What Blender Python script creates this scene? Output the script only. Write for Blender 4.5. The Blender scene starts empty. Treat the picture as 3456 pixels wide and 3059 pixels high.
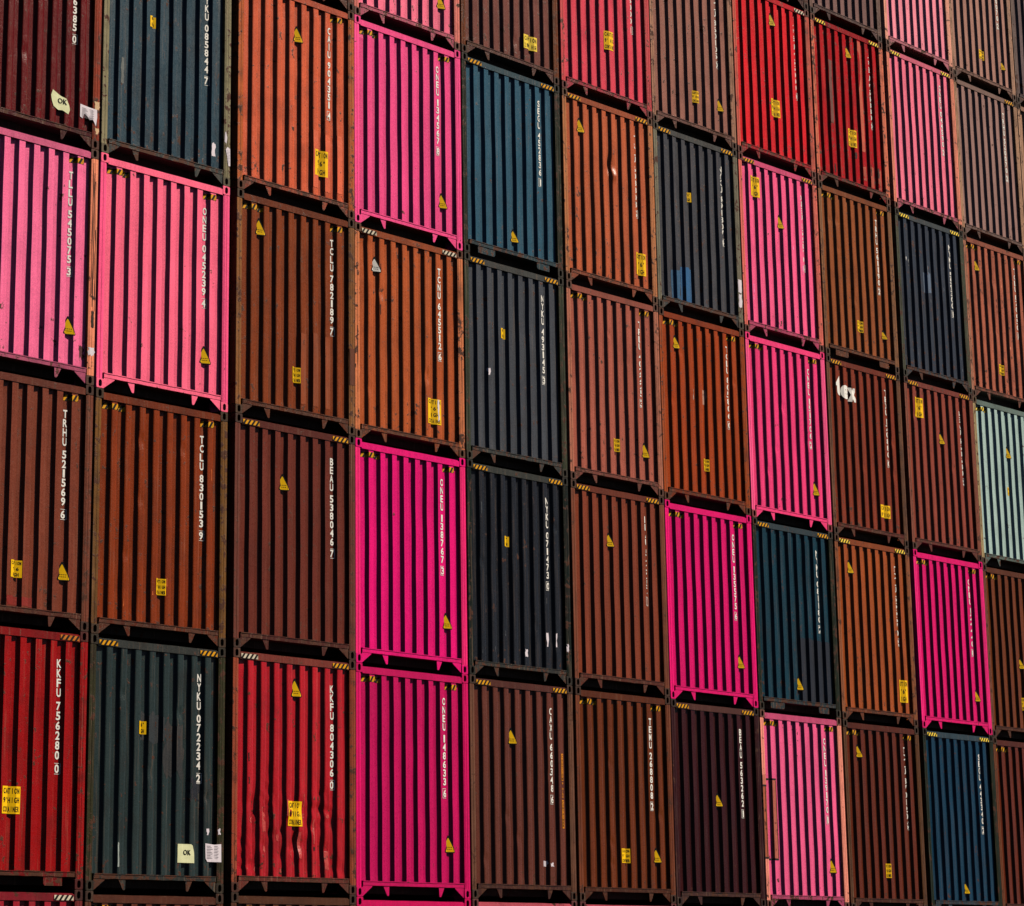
import bpy, bmesh, math, random
from mathutils import Vector, noise
from bisect import bisect_right
S = bpy.context.scene
COL = S.collection

# ------------------------------------------------------------------ camera
cam_d = bpy.data.cameras.new('camera'); cam = bpy.data.objects.new('camera', cam_d); COL.objects.link(cam)
cam.location = (-26.2209, -26.4829, 1.9938)
cam.rotation_euler = (math.radians(107.54179), math.radians(0.32327), math.radians(-52.42557))
cam_d.sensor_width = 36.0; cam_d.sensor_fit = 'HORIZONTAL'
cam_d.lens = 36.0 * 11022.5 / 3456.0
cam_d.shift_x = 411.47 / 3456.0; cam_d.shift_y = -1734.14 / 3456.0
cam_d.clip_start = 0.1; cam_d.clip_end = 2000
S.camera = cam

# ------------------------------------------------------------------ light
SUN_AZ, SUN_EL = math.radians(43), math.radians(37)      # azimuth to the right of the wall's outward normal (-y)
W = bpy.data.worlds.new("World"); S.world = W; W.use_nodes = True
nt = W.node_tree; nt.nodes.clear()
sky = nt.nodes.new('ShaderNodeTexSky'); sky.sky_type = 'NISHITA'; sky.sun_disc = False
sky.sun_elevation = SUN_EL; sky.sun_rotation = math.pi - SUN_AZ
bg = nt.nodes.new('ShaderNodeBackground'); bg.inputs['Strength'].default_value = 0.05
sky.air_density = 0.25; sky.dust_density = 0.3; sky.ozone_density = 1.0
wo = nt.nodes.new('ShaderNodeOutputWorld')
nt.links.new(sky.outputs[0], bg.inputs[0]); nt.links.new(bg.outputs[0], wo.inputs[0])
sd = bpy.data.lights.new('sun', 'SUN'); sun = bpy.data.objects.new('sun', sd); COL.objects.link(sun)
sd.energy = 5.0; sd.angle = math.radians(0.6); sd.color = (1.0, 0.90, 0.76)
sdir = Vector((math.sin(SUN_AZ) * math.cos(SUN_EL), -math.cos(SUN_AZ) * math.cos(SUN_EL), math.sin(SUN_EL)))
sun.rotation_euler = sdir.to_track_quat('Z', 'Y').to_euler(); sun.location = (30, -40, 40)
S.view_settings.view_transform = 'Standard'; S.view_settings.look = 'None'
S.view_settings.exposure = 0.06; S.view_settings.gamma = 1.0
S.cycles.max_bounces = 5; S.cycles.diffuse_bounces = 0

# ------------------------------------------------------------------ materials
def lin(c):
    return tuple(((v / 255.0) / 12.92 if v / 255.0 <= 0.04045 else ((v / 255.0 + 0.055) / 1.055) ** 2.4) for v in c) + (1.0,)

def paint_group():
    g = bpy.data.node_groups.new('weathered_paint', 'ShaderNodeTree')
    I = g.interface
    I.new_socket('Color', in_out='INPUT', socket_type='NodeSocketColor')
    for n, d in (('Wear', 0.3), ('Rough', 0.5), ('Low', 0.0), ('Seed', 0.0), ('Spec', 0.16)):
        s = I.new_socket(n, in_out='INPUT', socket_type='NodeSocketFloat'); s.default_value = d
    I.new_socket('BSDF', in_out='OUTPUT', socket_type='NodeSocketShader')
    N, Lk = g.nodes, g.links
    gi = N.new('NodeGroupInput'); go = N.new('NodeGroupOutput')
    tc = N.new('ShaderNodeTexCoord'); oi = N.new('ShaderNodeObjectInfo')
    def math_(op, a, b=None, clamp=False):
        m = N.new('ShaderNodeMath'); m.operation = op; m.use_clamp = clamp
        for i, v in enumerate((a, b)):
            if v is None: continue
            if isinstance(v, (int, float)): m.inputs[i].default_value = v
            else: Lk.new(v, m.inputs[i])
        return m.outputs[0]
    off = math_('ADD', math_('MULTIPLY', oi.outputs['Random'], 37.0), gi.outputs['Seed'])
    cmb = N.new('ShaderNodeCombineXYZ'); Lk.new(off, cmb.inputs[0]); Lk.new(off, cmb.inputs[1]); Lk.new(off, cmb.inputs[2])
    add = N.new('ShaderNodeVectorMath'); add.operation = 'ADD'
    Lk.new(tc.outputs['Object'], add.inputs[0]); Lk.new(cmb.outputs[0], add.inputs[1])
    P = add.outputs[0]
    def noise_(scale, det, vec=P, rough=0.6):
        n = N.new('ShaderNodeTexNoise'); n.inputs['Scale'].default_value = scale
        n.inputs['Detail'].default_value = det; n.inputs['Roughness'].default_value = rough
        Lk.new(vec, n.inputs['Vector']); return n.outputs['Fac']
    def stretch(sx, sz):
        m = N.new('ShaderNodeMapping'); m.inputs['Scale'].default_value = (sx, sx, sz)
        Lk.new(P, m.inputs['Vector']); return m.outputs[0]
    def ramp(v, a, b):
        m = N.new('ShaderNodeMapRange'); m.clamp = True
        Lk.new(v, m.inputs[0]); m.inputs[1].default_value = a; m.inputs[2].default_value = b
        return m.outputs[0]
    def mix(f, a, b, mode='MIX'):
        m = N.new('ShaderNodeMix'); m.data_type = 'RGBA'; m.blend_type = mode
        if isinstance(f, (int, float)): m.inputs[0].default_value = f
        else: Lk.new(f, m.inputs[0])
        for i, v in ((6, a), (7, b)):
            if isinstance(v, tuple): m.inputs[i].default_value = v
            else: Lk.new(v, m.inputs[i])
        return m.outputs[2]
    # broad fading, vertical streaks, fine mottling
    big = noise_(1.1, 3); strk = noise_(1.0, 4, stretch(22, 0.7)); fine = noise_(58, 2)
    val = math_('ADD', math_('MULTIPLY', big, 0.45), math_('MULTIPLY', strk, 0.45))
    val = math_('ADD', val, math_('MULTIPLY', fine, 0.70))
    rib = noise_(1.0, 2, stretch(5, 0.12)); val = math_('ADD', val, math_('MULTIPLY', rib, 0.35))
    val = math_('ADD', val, 0.05)                               # about 0.85..1.15
    hsv = N.new('ShaderNodeHueSaturation'); Lk.new(gi.outputs['Color'], hsv.inputs['Color']); Lk.new(val, hsv.inputs['Value'])
    col = hsv.outputs[0]
    # chalky fading in long streaks
    chalk = math_('MULTIPLY', ramp(noise_(1.0, 5, stretch(34, 1.1)), 0.55, 0.85), math_('MULTIPLY', gi.outputs['Wear'], 0.45), True)
    col = mix(chalk, col, lin((170, 140, 115)))
    # dirt film
    dirt = math_('MULTIPLY', ramp(noise_(2.3, 6), 0.50, 0.78), math_('MULTIPLY', gi.outputs['Wear'], 0.75), True)
    col = mix(dirt, col, lin((40, 26, 18)))
    scr = math_('MULTIPLY', ramp(noise_(1.0, 3, stretch(70, 5.0), 0.7), 0.70, 0.78), math_('MULTIPLY', gi.outputs['Wear'], 0.8), True)
    col = mix(scr, col, lin((150, 140, 130)))
    # rust: chips and runs, denser where asked
    sep = N.new('ShaderNodeSeparateXYZ'); Lk.new(tc.outputs['Object'], sep.inputs[0])
    low = math_('MULTIPLY', ramp(sep.outputs[2], 0.62, 0.15), gi.outputs['Low'])
    rn = math_('ADD', noise_(9, 9, P, 0.68), math_('MULTIPLY', noise_(1.7, 3), 0.25))
    rn = math_('ADD', rn, math_('MULTIPLY', low, 0.08))
    rn = math_('ADD', rn, math_('MULTIPLY', gi.outputs['Wear'], 0.105))
    rust = ramp(rn, 0.800, 0.835)
    runs = math_('ADD', noise_(1.0, 7, stretch(30, 2.2), 0.7), math_('MULTIPLY', gi.outputs['Wear'], 0.06))
    rust2 = math_('MULTIPLY', ramp(runs, 0.735, 0.79), 0.8)
    rust = math_('MAXIMUM', rust, rust2)
    rcol = mix(noise_(30, 4), lin((28, 14, 9)), lin((96, 50, 26)))
    col = mix(rust, col, rcol)
    b = N.new('ShaderNodeBsdfPrincipled')
    Lk.new(col, b.inputs['Base Color'])
    r = math_('ADD', gi.outputs['Rough'], math_('MULTIPLY', math_('SUBTRACT', fine, 0.5), 0.3))
    r = math_('ADD', r, math_('MULTIPLY', rust, 0.3), True)
    Lk.new(r, b.inputs['Roughness']); Lk.new(gi.outputs['Spec'], b.inputs['Specular IOR Level'])
    bm_ = N.new('ShaderNodeBump'); bm_.inputs['Strength'].default_value = 0.30; bm_.inputs['Distance'].default_value = 0.01
    h = math_('ADD', noise_(70, 3), math_('MULTIPLY', rust, 0.5))
    h = math_('ADD', h, math_('MULTIPLY', noise_(6, 3), 1.2))
    Lk.new(h, bm_.inputs['Height']); Lk.new(bm_.outputs[0], b.inputs['Normal'])
    Lk.new(b.outputs[0], go.inputs[0])
    return g
PG = paint_group()
MC = {}
def paint(rgb, wear=0.3, rough=0.5, low=0.0, spec=0.16):
    key = (tuple(rgb), wear, rough, low, spec)
    if key in MC: return MC[key]
    m = bpy.data.materials.new('painted_steel'); m.use_nodes = True
    n = m.node_tree; n.nodes.clear()
    g = n.nodes.new('ShaderNodeGroup'); g.node_tree = PG; o = n.nodes.new('ShaderNodeOutputMaterial')
    g.inputs['Color'].default_value = lin(rgb); g.inputs['Wear'].default_value = wear
    g.inputs['Rough'].default_value = rough; g.inputs['Low'].default_value = low
    g.inputs['Seed'].default_value = len(MC) * 1.7; g.inputs['Spec'].default_value = spec
    n.links.new(g.outputs[0], o.inputs[0]); m.diffuse_color = lin(rgb); MC[key] = m
    return m
def vinyl(name, rgb, rough=0.45, dirt=0.5):
    m = bpy.data.materials.new(name); m.use_nodes = True
    n = m.node_tree; b = n.nodes['Principled BSDF']
    tc = n.nodes.new('ShaderNodeTexCoord'); t = n.nodes.new('ShaderNodeTexNoise'); t.inputs['Scale'].default_value = 14; t.inputs['Detail'].default_value = 6
    mr = n.nodes.new('ShaderNodeMapRange'); mr.inputs[1].default_value = 0.45; mr.inputs[2].default_value = 0.8; mr.inputs[4].default_value = dirt
    mx = n.nodes.new('ShaderNodeMix'); mx.data_type = 'RGBA'
    mx.inputs[6].default_value = lin(rgb); mx.inputs[7].default_value = lin(tuple(int(v * 0.45) for v in rgb))
    n.links.new(tc.outputs['Object'], t.inputs['Vector']); n.links.new(t.outputs['Fac'], mr.inputs[0])
    n.links.new(mr.outputs[0], mx.inputs[0]); n.links.new(mx.outputs[2], b.inputs['Base Color'])
    b.inputs['Roughness'].default_value = rough; b.inputs['Specular IOR Level'].default_value = 0.1
    m.diffuse_color = lin(rgb)
    return m
YEL = vinyl('yellow_vinyl', (255, 200, 0), 0.5, 0.15)
PYEL = vinyl('pale_yellow_vinyl', (250, 215, 70), 0.5, 0.35)
BLK = vinyl('black_vinyl', (16, 15, 14), 0.6, 0.3)
WHT = vinyl('white_lettering', (244, 240, 232), 0.5, 0.25)
YELH = vinyl('worn_yellow_stripe', (222, 156, 8), 0.6, 0.8)
WHTH = vinyl('worn_white_stripe', (212, 200, 176), 0.6, 0.8)
FADE = vinyl('faded_orange_vinyl', (190, 110, 30), 0.6, 0.7)
PAP = vinyl('white_paper', (222, 212, 220), 0.7, 0.15)
GRN = vinyl('pale_green_paper', (214, 216, 172), 0.7, 0.15)
INK = vinyl('grey_ink', (120, 112, 120), 0.7, 0.2)
CASTR = paint((50, 32, 22), 0.75, 0.6)
BODYM = paint((80, 45, 34), 0.5, 0.6)
DARK = paint((30, 24, 20), 0.6, 0.7)

# ------------------------------------------------------------------ end wall section
H = 2.896; Wd = 2.438
B0, PIT, OW, FW, D0, DD, DR = .297, .2535, .11, .018, .010, .069, .052
def section():
    pts = [(0.0, 0.0), (0.082, 0.0), (0.1150, 0.008), (0.1152, DD)]
    c = 0.004
    s = DD - D0
    for k in range(8):
        a = B0 + PIT * k
        pts += [(a - FW - c, DR), (a - FW + c * .5, DR - (DR - D0) * c * .6 / FW), (a - c * .5, D0 + s * c * .6 / FW), (a + c, D0),
                (a + OW - c, D0), (a + OW + c * .5, D0 + s * c * .6 / FW), (a + OW + FW - c * .5, DD - s * c * .6 / FW), (a + OW + FW + c, DD)]
    pts += [(2.3228, DR), (2.323, 0.008), (2.356, 0.0), (Wd, 0.0)]
    return pts
SEC = section(); SU = [p[0] for p in SEC]
def depth(u):
    if u <= 0 or u >= Wd: return 0.0
    i = bisect_right(SU, u) - 1
    i = max(0, min(i, len(SEC) - 2))
    (a, da), (b, db) = SEC[i], SEC[i + 1]
    return da + (db - da) * (u - a) / (b - a)
def bridged(u):
    """a sticker does not follow the folds to the bottom: it cuts the corners of each recess"""
    for k in range(-1, 8):
        a1 = B0 + PIT * k + OW if k >= 0 else 0.115; a2 = B0 + PIT * (k + 1) if k < 7 else 2.323
        if a1 < u < a2:
            if u < a1 + .022: return D0 + (DD - .004 - D0) * (u - a1) / .022
            if u > a2 - .100: return D0 + (DR + .004 - D0) * (a2 - u) / .100
            return DD - .004 + (DR + .004 - DD + .004) * (u - a1 - .022) / (a2 - a1 - .122)
    return depth(u)
SUB = sorted(SU + [B0 + PIT * k + OW + .022 for k in range(8)] + [B0 + PIT * k - .100 for k in range(9)] + [B0 + PIT * k for k in range(9)] + [B0 + PIT * k + OW for k in range(9)])
def sstep(x, a, b):
    t = max(0.0, min(1.0, (x - a) / (b - a))); return t * t * (3 - 2 * t)
def warp(kind, u, z):
    """how far (m) the sheet is pushed in at a point, and sideways shift"""
    edge = sstep(z, 0.20, 0.30) * (1 - sstep(z, 2.62, 2.76)) * sstep(u, .118, .2) * (1 - sstep(u, 2.22, 2.32))
    sd_ = kind[1]
    y = 0.006 * noise.noise(Vector((u * 1.6 + sd_, z * 1.1, sd_ * 3.1)))
    y += 0.0035 * noise.noise(Vector((u * 5 + sd_ * 7, z * 2.2, 4.4)))
    x = 0.004 * noise.noise(Vector((u * 3, z * 1.3 + sd_ * 5, 9.1)))
    if kind[0] in ('light', 'heavy'):
        amp = 0.3 if kind[0] == 'light' else 1.0
        msk = (1 - sstep(z, 0.95, 1.65)) if kind[0] == 'heavy' else sstep(noise.noise(Vector((u * 1.3 + sd_ * 2, z * 0.8, 1.7))), 0.0, 0.5)
        blot = sstep(noise.noise(Vector((u * 2.2 + sd_ * 3, z * 1.9, 6.6))), -0.05, 0.45)
        y += amp * msk * (0.012 * abs(noise.noise(Vector((u * 3.1 + sd_, z * 2.4, 2.2)))) + (0.034 if kind[0] == 'heavy' else 0.016) * blot * (0.5 - abs(noise.noise(Vector((u * 9 + sd_, z * 6.0, 7.7))))))
        x += amp * msk * 0.006 * noise.noise(Vector((u * 4 + sd_, z * 3.2, 5.5)))
        for (cu, cz, r, a) in kind[2]:
            dd = ((u - cu) ** 2 + ((z - cz) * 0.8) ** 2) / (r * r)
            if dd < 9: y += a * math.exp(-dd); x += 0
    return x * edge, y * edge

def finish(name, bm, mats, parent, props=None):
    me = bpy.data.meshes.new(name); bm.to_mesh(me); bm.free()
    return link(name, me, mats, parent)
def link(name, me, mats, parent):
    o = bpy.data.objects.new(name, me); COL.objects.link(o)
    if not isinstance(mats, (list, tuple)): mats = [mats]
    while len(me.materials) < len(mats): me.materials.append(None)
    for i, m in enumerate(mats):
        o.material_slots[i].link = 'OBJECT'; o.material_slots[i].material = m
    if parent is not None: o.parent = parent
    return o
def box(bm, x0, x1, y0, y1, z0, z1, skip=(), bev=0.0):
    v = [bm.verts.new(p) for p in ((x0, y0, z0), (x1, y0, z0), (x1, y1, z0), (x0, y1, z0), (x0, y0, z1), (x1, y0, z1), (x1, y1, z1), (x0, y1, z1))]
    for n, f in (('b', (3, 2, 1, 0)), ('t', (4, 5, 6, 7)), ('f', (0, 1, 5, 4)), ('r', (1, 2, 6, 5)), ('k', (2, 3, 7, 6)), ('l', (3, 0, 4, 7))):
        if n not in skip: bm.faces.new([v[i] for i in f])
    return v
def prism(bm, poly, y0, y1):
    """poly (x,z) counter-clockwise seen from the front (-y)"""
    a = [bm.verts.new((x, y0, z)) for x, z in poly]; b = [bm.verts.new((x, y1, z)) for x, z in poly]
    bm.faces.new(a); bm.faces.new(b[::-1])
    n = len(poly)
    for i in range(n): bm.faces.new((a[i], b[i], b[(i + 1) % n], a[(i + 1) % n]))

def bevel_all(bm, w=0.004):
    bmesh.ops.bevel(bm, geom=list(bm.edges), offset=w, segments=2, affect='EDGES', profile=0.5, clamp_overlap=True)

Z0, Z1 = 0.196, 2.772
def panel_mesh(kind):
    bm = bmesh.new()
    us = [0.1155] + [p[0] for p in SEC[4:-4]] + [2.3225]
    if kind[0] != 'flat':
        us2 = []
        for i in range(len(us) - 1):
            us2.append(us[i])
            if us[i + 1] - us[i] > 0.05:
                for k in range(1, 4): us2.append(us[i] + (us[i + 1] - us[i]) * k / 4)
        us = us2 + [us[-1]]
    nz = {'flat': 34, 'light': 70, 'heavy': 110}[kind[0]]
    rows = []
    for j in range(nz + 1):
        z = Z0 + (Z1 - Z0) * j / nz
        r = []
        for u in us:
            dx, dy = warp(kind, u, z)
            r.append(bm.verts.new((u + dx, depth(u) + dy, z)))
        rows.append(r)
    for j in range(nz):
        for i in range(len(us) - 1):
            bm.faces.new((rows[j][i], rows[j][i + 1], rows[j + 1][i + 1], rows[j + 1][i]))
    if kind[0] != 'flat':
        for f in bm.faces: f.smooth = True
    me = bpy.data.meshes.new('end_wall'); bm.to_mesh(me); bm.free(); return me
_pm = {}
def get_panel(kind):
    k = repr(kind)
    if k not in _pm: _pm[k] = panel_mesh(kind)
    return _pm[k]

def post_mesh(left):
    bm = bmesh.new()
    pr = [(0.0, 0.004), (0.004, 0.0), (0.050, 0.0), (0.053, 0.003), (0.058, 0.003), (0.061, 0.0), (0.084, 0.0), (0.115, 0.010), (0.115, 0.10), (0.0, 0.10)]
    if not left: pr = [(Wd - x, y) for x, y in pr][::-1]
    n = len(pr); rows = []
    nz = 24
    for j in range(nz + 1):
        z = 0.1185 + (2.777 - 0.1185) * j / nz
        w = 0.0025 * noise.noise(Vector((z * 2.2, 3.3 if left else 8.8, 0)))
        rows.append([bm.verts.new((x + (w if 0 < j < nz else 0), y + (w if 0 < j < nz else 0), z)) for x, y in pr])
    for j in range(nz):
        for i in range(n):
            k = (i + 1) % n
            bm.faces.new((rows[j][i], rows[j][k], rows[j + 1][k], rows[j + 1][i]))
    bm.faces.new(rows[0][::-1]); bm.faces.new(rows[-1])
    me = bpy.data.meshes.new('corner_post'); bm.to_mesh(me); bm.free(); return me
def casting_mesh():
    """corner casting 140 wide, 118 tall with an oval hole in the front, local origin at its low front centre"""
    bm = bmesh.new(); w, h, r = 0.070, 0.1172, 0.012
    out, inn = [], []
    K = 32; hx, hz, cz = 0.026, 0.041, 0.060
    for i in range(K):
        a = 2 * math.pi * (i + .5) / K; c, s = math.cos(a), math.sin(a)
        t = min(w / abs(c) if abs(c) > 1e-6 else 9, (h / 2) / abs(s) if abs(s) > 1e-6 else 9)
        x, z = c * t, s * t
        if abs(x) > w - r and abs(z) > h / 2 - r:
            dx, dz = abs(x) - (w - r), abs(z) - (h / 2 - r); l = math.hypot(dx, dz)
            if l > r: x = math.copysign(w - r + dx / l * r, x); z = math.copysign(h / 2 - r + dz / l * r, z)
        out.append((x, z + h / 2))
        # stadium hole
        px, pz = c * hx, s * hx; pz += math.copysign(hz - hx, s)
        inn.append((px, pz + cz))
    def ring(pts, y): return [bm.verts.new((x, y, z)) for x, z in pts]
    cx_ = 0.0
    sh = lambda pts, d: [(x * (1 - d / w), (z - h / 2) * (1 - d / (h / 2)) + h / 2) for x, z in pts]
    r0 = ring(out, 0.17); r1 = ring(out, 0.0); r2 = ring(sh(out, 0.004), -0.004)
    g = lambda pts, d: [(x * (1 + d / hx), (z - cz) * (1 + d / hz) + cz) for x, z in pts]
    r3 = ring(g(inn, 0.004), -0.004); r4 = ring(inn, 0.0); r5 = ring(inn, 0.04)
    def br(a, b):
        for i in range(K): bm.faces.new((a[i], b[i], b[(i + 1) % K], a[(i + 1) % K]))
    br(r0, r1); br(r1, r2); br(r2, r3); br(r3, r4); br(r4, r5)
    bm.faces.new(r5[::-1]); bm.faces.new(r0)
    bmesh.ops.recalc_face_normals(bm, faces=bm.faces)
    me = bpy.data.meshes.new('corner_casting'); bm.to_mesh(me); bm.free(); return me
def simple(name, fn):
    bm = bmesh.new(); fn(bm); bmesh.ops.recalc_face_normals(bm, faces=bm.faces)
    me = bpy.data.meshes.new(name); bm.to_mesh(me); bm.free(); return me
def wavy_box(bm, x0, x1, y0, y1, z0, z1, seed, n=40, amp=0.003):
    prev = None
    for i in range(n + 1):
        x = x0 + (x1 - x0) * i / n
        w = amp * noise.noise(Vector((x * 3, seed, 0))) if 0 < i < n else 0
        w2 = amp * noise.noise(Vector((x * 7, seed + 5, 0))) if 0 < i < n else 0
        r = [bm.verts.new(p) for p in ((x, y0 + w, z0 + w2), (x, y0 + w, z1 + w), (x, y1, z1), (x, y1, z0))]
        if prev:
            for k in range(4): bm.faces.new((prev[k], r[k], r[(k + 1) % 4], prev[(k + 1) % 4]))
        else: bm.faces.new(r[::-1])
        prev = r
    bm.faces.new(prev)
def rail_fn(bm):
    wavy_box(bm, 0.1405, 2.2975, 0.0, 0.075, 2.770, 2.846, 1.0)
    wavy_box(bm, 0.1405, 2.2975, 0.014, 0.070, 2.8465, 2.858, 2.0)
def sill_fn(seed, amp=0.003):
    def f(bm):
        wavy_box(bm, 0.1405, 2.2975, 0.0, 0.075, 0.140, 0.187, seed, 60, amp)
        wavy_box(bm, 0.1405, 2.2975, -0.007, 0.07, 0.1872, 0.198, seed + 3, 60, amp)
    return f
M_POSTL, M_POSTR = post_mesh(True), post_mesh(False)
M_CAST = casting_mesh()
M_RAIL = simple('top_rail', rail_fn)
M_SILL = [simple('bottom_rail', sill_fn(s, a)) for s, a in ((1, .003), (5, .006), (9, .005))]
M_GUSL = simple('gusset', lambda bm: prism(bm, [(0.141, 0.010), (0.335, 0.126), (0.335, 0.1395), (0.141, 0.1395)], 0.006, 0.018))
M_GUSR = simple('gusset', lambda bm: prism(bm, [(2.2965, 0.010), (2.2965, 0.1395), (2.105, 0.1395), (2.105, 0.126)], 0.006, 0.018))
M_LUGL = simple('lug', lambda bm: prism(bm, [(0.645, 0.030), (0.660, 0.018), (0.682, 0.018), (0.690, 0.030), (0.697, 0.1395), (0.572, 0.1395)], 0.010, 0.022))
M_LUGR = simple('lug', lambda bm: prism(bm, [(1.766, 0.030), (1.774, 0.018), (1.796, 0.018), (1.811, 0.030), (1.878, 0.1395), (1.756, 0.1395)], 0.010, 0.022))
M_PLTL = simple('lug', lambda bm: prism(bm, [(0.350, 0.040), (0.735, 0.040), (0.760, 0.062), (0.760, 0.1395), (0.350, 0.1395)], 0.010, 0.024))
M_PLTR = simple('lug', lambda bm: prism(bm, [(1.790, 0.062), (1.815, 0.040), (2.100, 0.040), (2.100, 0.1395), (1.790, 0.1395)], 0.010, 0.024))
LEN = 12.192
def body_fn(bm):
    # corrugated side walls, roof with cross ribs, floor, back wall
    def side(x, sgn):
        y = 0.11; pts = []
        while y < LEN - 0.35:
            pts += [(x, y), (x, y + .072), (x + sgn * .036, y + .140), (x + sgn * .036, y + .210)]; y += .278
        pts += [(x, LEN - 0.1)]
        lo = [bm.verts.new((p[0], p[1], 0.16)) for p in pts]; hi = [bm.verts.new((p[0], p[1], 2.80)) for p in pts]
        for i in range(len(pts) - 1): bm.faces.new((lo[i], lo[i + 1], hi[i + 1], hi[i]))
    side(0.022, 1); side(Wd - 0.022, -1)
    for x0, x1 in ((0.006, 0.066), (Wd - 0.066, Wd - 0.006)):
        box(bm, x0, x1, 0.175, LEN - 0.175, 0.035, 0.158); box(bm, x0, x1, 0.175, LEN - 0.175, 2.802, 2.862)
    box(bm, 0.068, Wd - 0.068, 0.08, LEN - 0.05, 2.835, 2.850)
    box(bm, 0.07, Wd - 0.07, LEN - 0.07, LEN - 0.03, 0.172, 2.834)
    box(bm, 0.118, Wd - 0.118, 0.150, 0.160, 0.171, 2.834)          # inner lining behind the end wall
    for x0, x1 in ((0.0, 0.14), (Wd - 0.14, Wd)):
        box(bm, x0, x1, LEN - 0.172, LEN, 0.0005, 2.8955)
def under_fn(bm):
    box(bm, 0.068, Wd - 0.068, 0.08, LEN - 0.05, 0.145, 0.170)
    for k in range(38): box(bm, 0.070, Wd - 0.070, 0.25 + k * .31, 0.30 + k * .31, 0.05, 0.144)
M_UNDER = simple('underframe', under_fn)
M_BODY = simple('container_body', body_fn)

# ------------------------------------------------------------------ things stuck on the corrugated sheet
def wrap(name, items, mats, parent, kind=('flat', 0), fine=False, taut=False, soft=False):
    """items: (list of polygons in (u,z), material index, offset in m). Each is laid over the folds of the wall."""
    bm = bmesh.new(); lay = bm.verts.layers.float.new('o')
    for polys, mi, off in items:
        for poly in polys:
            vs = []
            for (u, z) in poly:
                v = bm.verts.new((u, 0, z)); v[lay] = off; vs.append(v)
            try: f = bm.faces.new(vs); f.material_index = mi
            except ValueError: pass
    xs = [v.co.x for v in bm.verts]; zs = [v.co.z for v in bm.verts]
    lo, hi = min(xs), max(xs)
    for u in (SUB if soft else SU):
        if lo + 1e-4 < u < hi - 1e-4:
            bmesh.ops.bisect_plane(bm, geom=bm.verts[:] + bm.edges[:] + bm.faces[:], dist=1e-5, plane_co=(u, 0, 0), plane_no=(1, 0, 0))
    if fine or kind[0] != 'flat':
        z = min(zs) + 0.04
        while z < max(zs) - 0.01:
            bmesh.ops.bisect_plane(bm, geom=bm.verts[:] + bm.edges[:] + bm.faces[:], dist=1e-5, plane_co=(0, 0, z), plane_no=(0, 0, 1)); z += 0.04
    for v in bm.verts:
        u, z = v.co.x, v.co.z
        onrail = z > 2.770 and 0.14 < u < 2.298
        oncast = z < 0.118
        d = 0.0 if onrail else ((D0 - .003 + .006 * noise.noise(Vector((u * 9, z * 9, 1.0)))) * (1 - sstep(u, 2.28, 2.34)) if taut else (min(bridged(u), depth(u)) if soft else depth(u)))
        dx, dy = (0, 0) if onrail else warp(kind, u, z)
        v.co.y = d + dy - 0.0045 - v[lay] - (0.003 if onrail else 0); v.co.x += dx
    bmesh.ops.recalc_face_normals(bm, faces=bm.faces)
    for f in bm.faces:
        if f.normal.y > 0: f.normal_flip()
    return finish(name, bm, mats, parent)

_gl = {}
def glyph(ch, bold=0.0):
    k = (ch, bold)
    if k in _gl: return _gl[k]
    cu = bpy.data.curves.new('glyph', 'FONT'); cu.body = ch; cu.resolution_u = 3; cu.offset = bold
    o = bpy.data.objects.new('glyph', cu); COL.objects.link(o)
    dg = bpy.context.evaluated_depsgraph_get(); me = bpy.data.meshes.new_from_object(o.evaluated_get(dg))
    polys = [[(me.vertices[i].co.x, me.vertices[i].co.y) for i in p.vertices] for p in me.polygons]
    xs = [x for p in polys for x, y in p] or [0, 1]; ys = [y for p in polys for x, y in p] or [0, 1]
    _gl[k] = (polys, min(xs), max(xs), min(ys), max(ys))
    bpy.data.objects.remove(o); bpy.data.curves.remove(cu); bpy.data.meshes.remove(me)
    return _gl[k]
def put(ch, x0, x1, z0, z1, bold=0.02):
    """a character stretched into a rectangle"""
    polys, a, b, c, d = glyph(ch, bold)
    if ch in "1IJ'\".,-:": 
        w = (x1 - x0); cxm = (x0 + x1) / 2
        k = {'1': .5, 'I': .22, 'J': .7, "'": .22, '"': .5, '.': .25, ',': .25, '-': .6, ':': .2}[ch]
        x0, x1 = cxm - w * k / 2, cxm + w * k / 2
        if ch in "'\"": z0 = z0 + (z1 - z0) * .62
        if ch in ".,": z1 = z0 + (z1 - z0) * .2
        if ch == '-': zm = (z0 + z1) / 2; z0, z1 = zm - .05 * (z1 - z0), zm + .05 * (z1 - z0)
    return [[(x0 + (x - a) / (b - a) * (x1 - x0), z0 + (y - c) / (d - c) * (z1 - z0)) for x, y in p] for p in polys]
def line(text, x0, x1, z0, z1, bold=0.02, gap=0.22):
    n = len(text); cw = (x1 - x0) / (n + (n - 1) * gap); out = []
    for i, ch in enumerate(text):
        if ch == ' ': continue
        a = x0 + i * cw * (1 + gap); out += put(ch, a, a + cw, z0, z1, bold)
    return out
def rect(x0, x1, z0, z1): return [(x0, z0), (x1, z0), (x1, z1), (x0, z1)]

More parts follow.
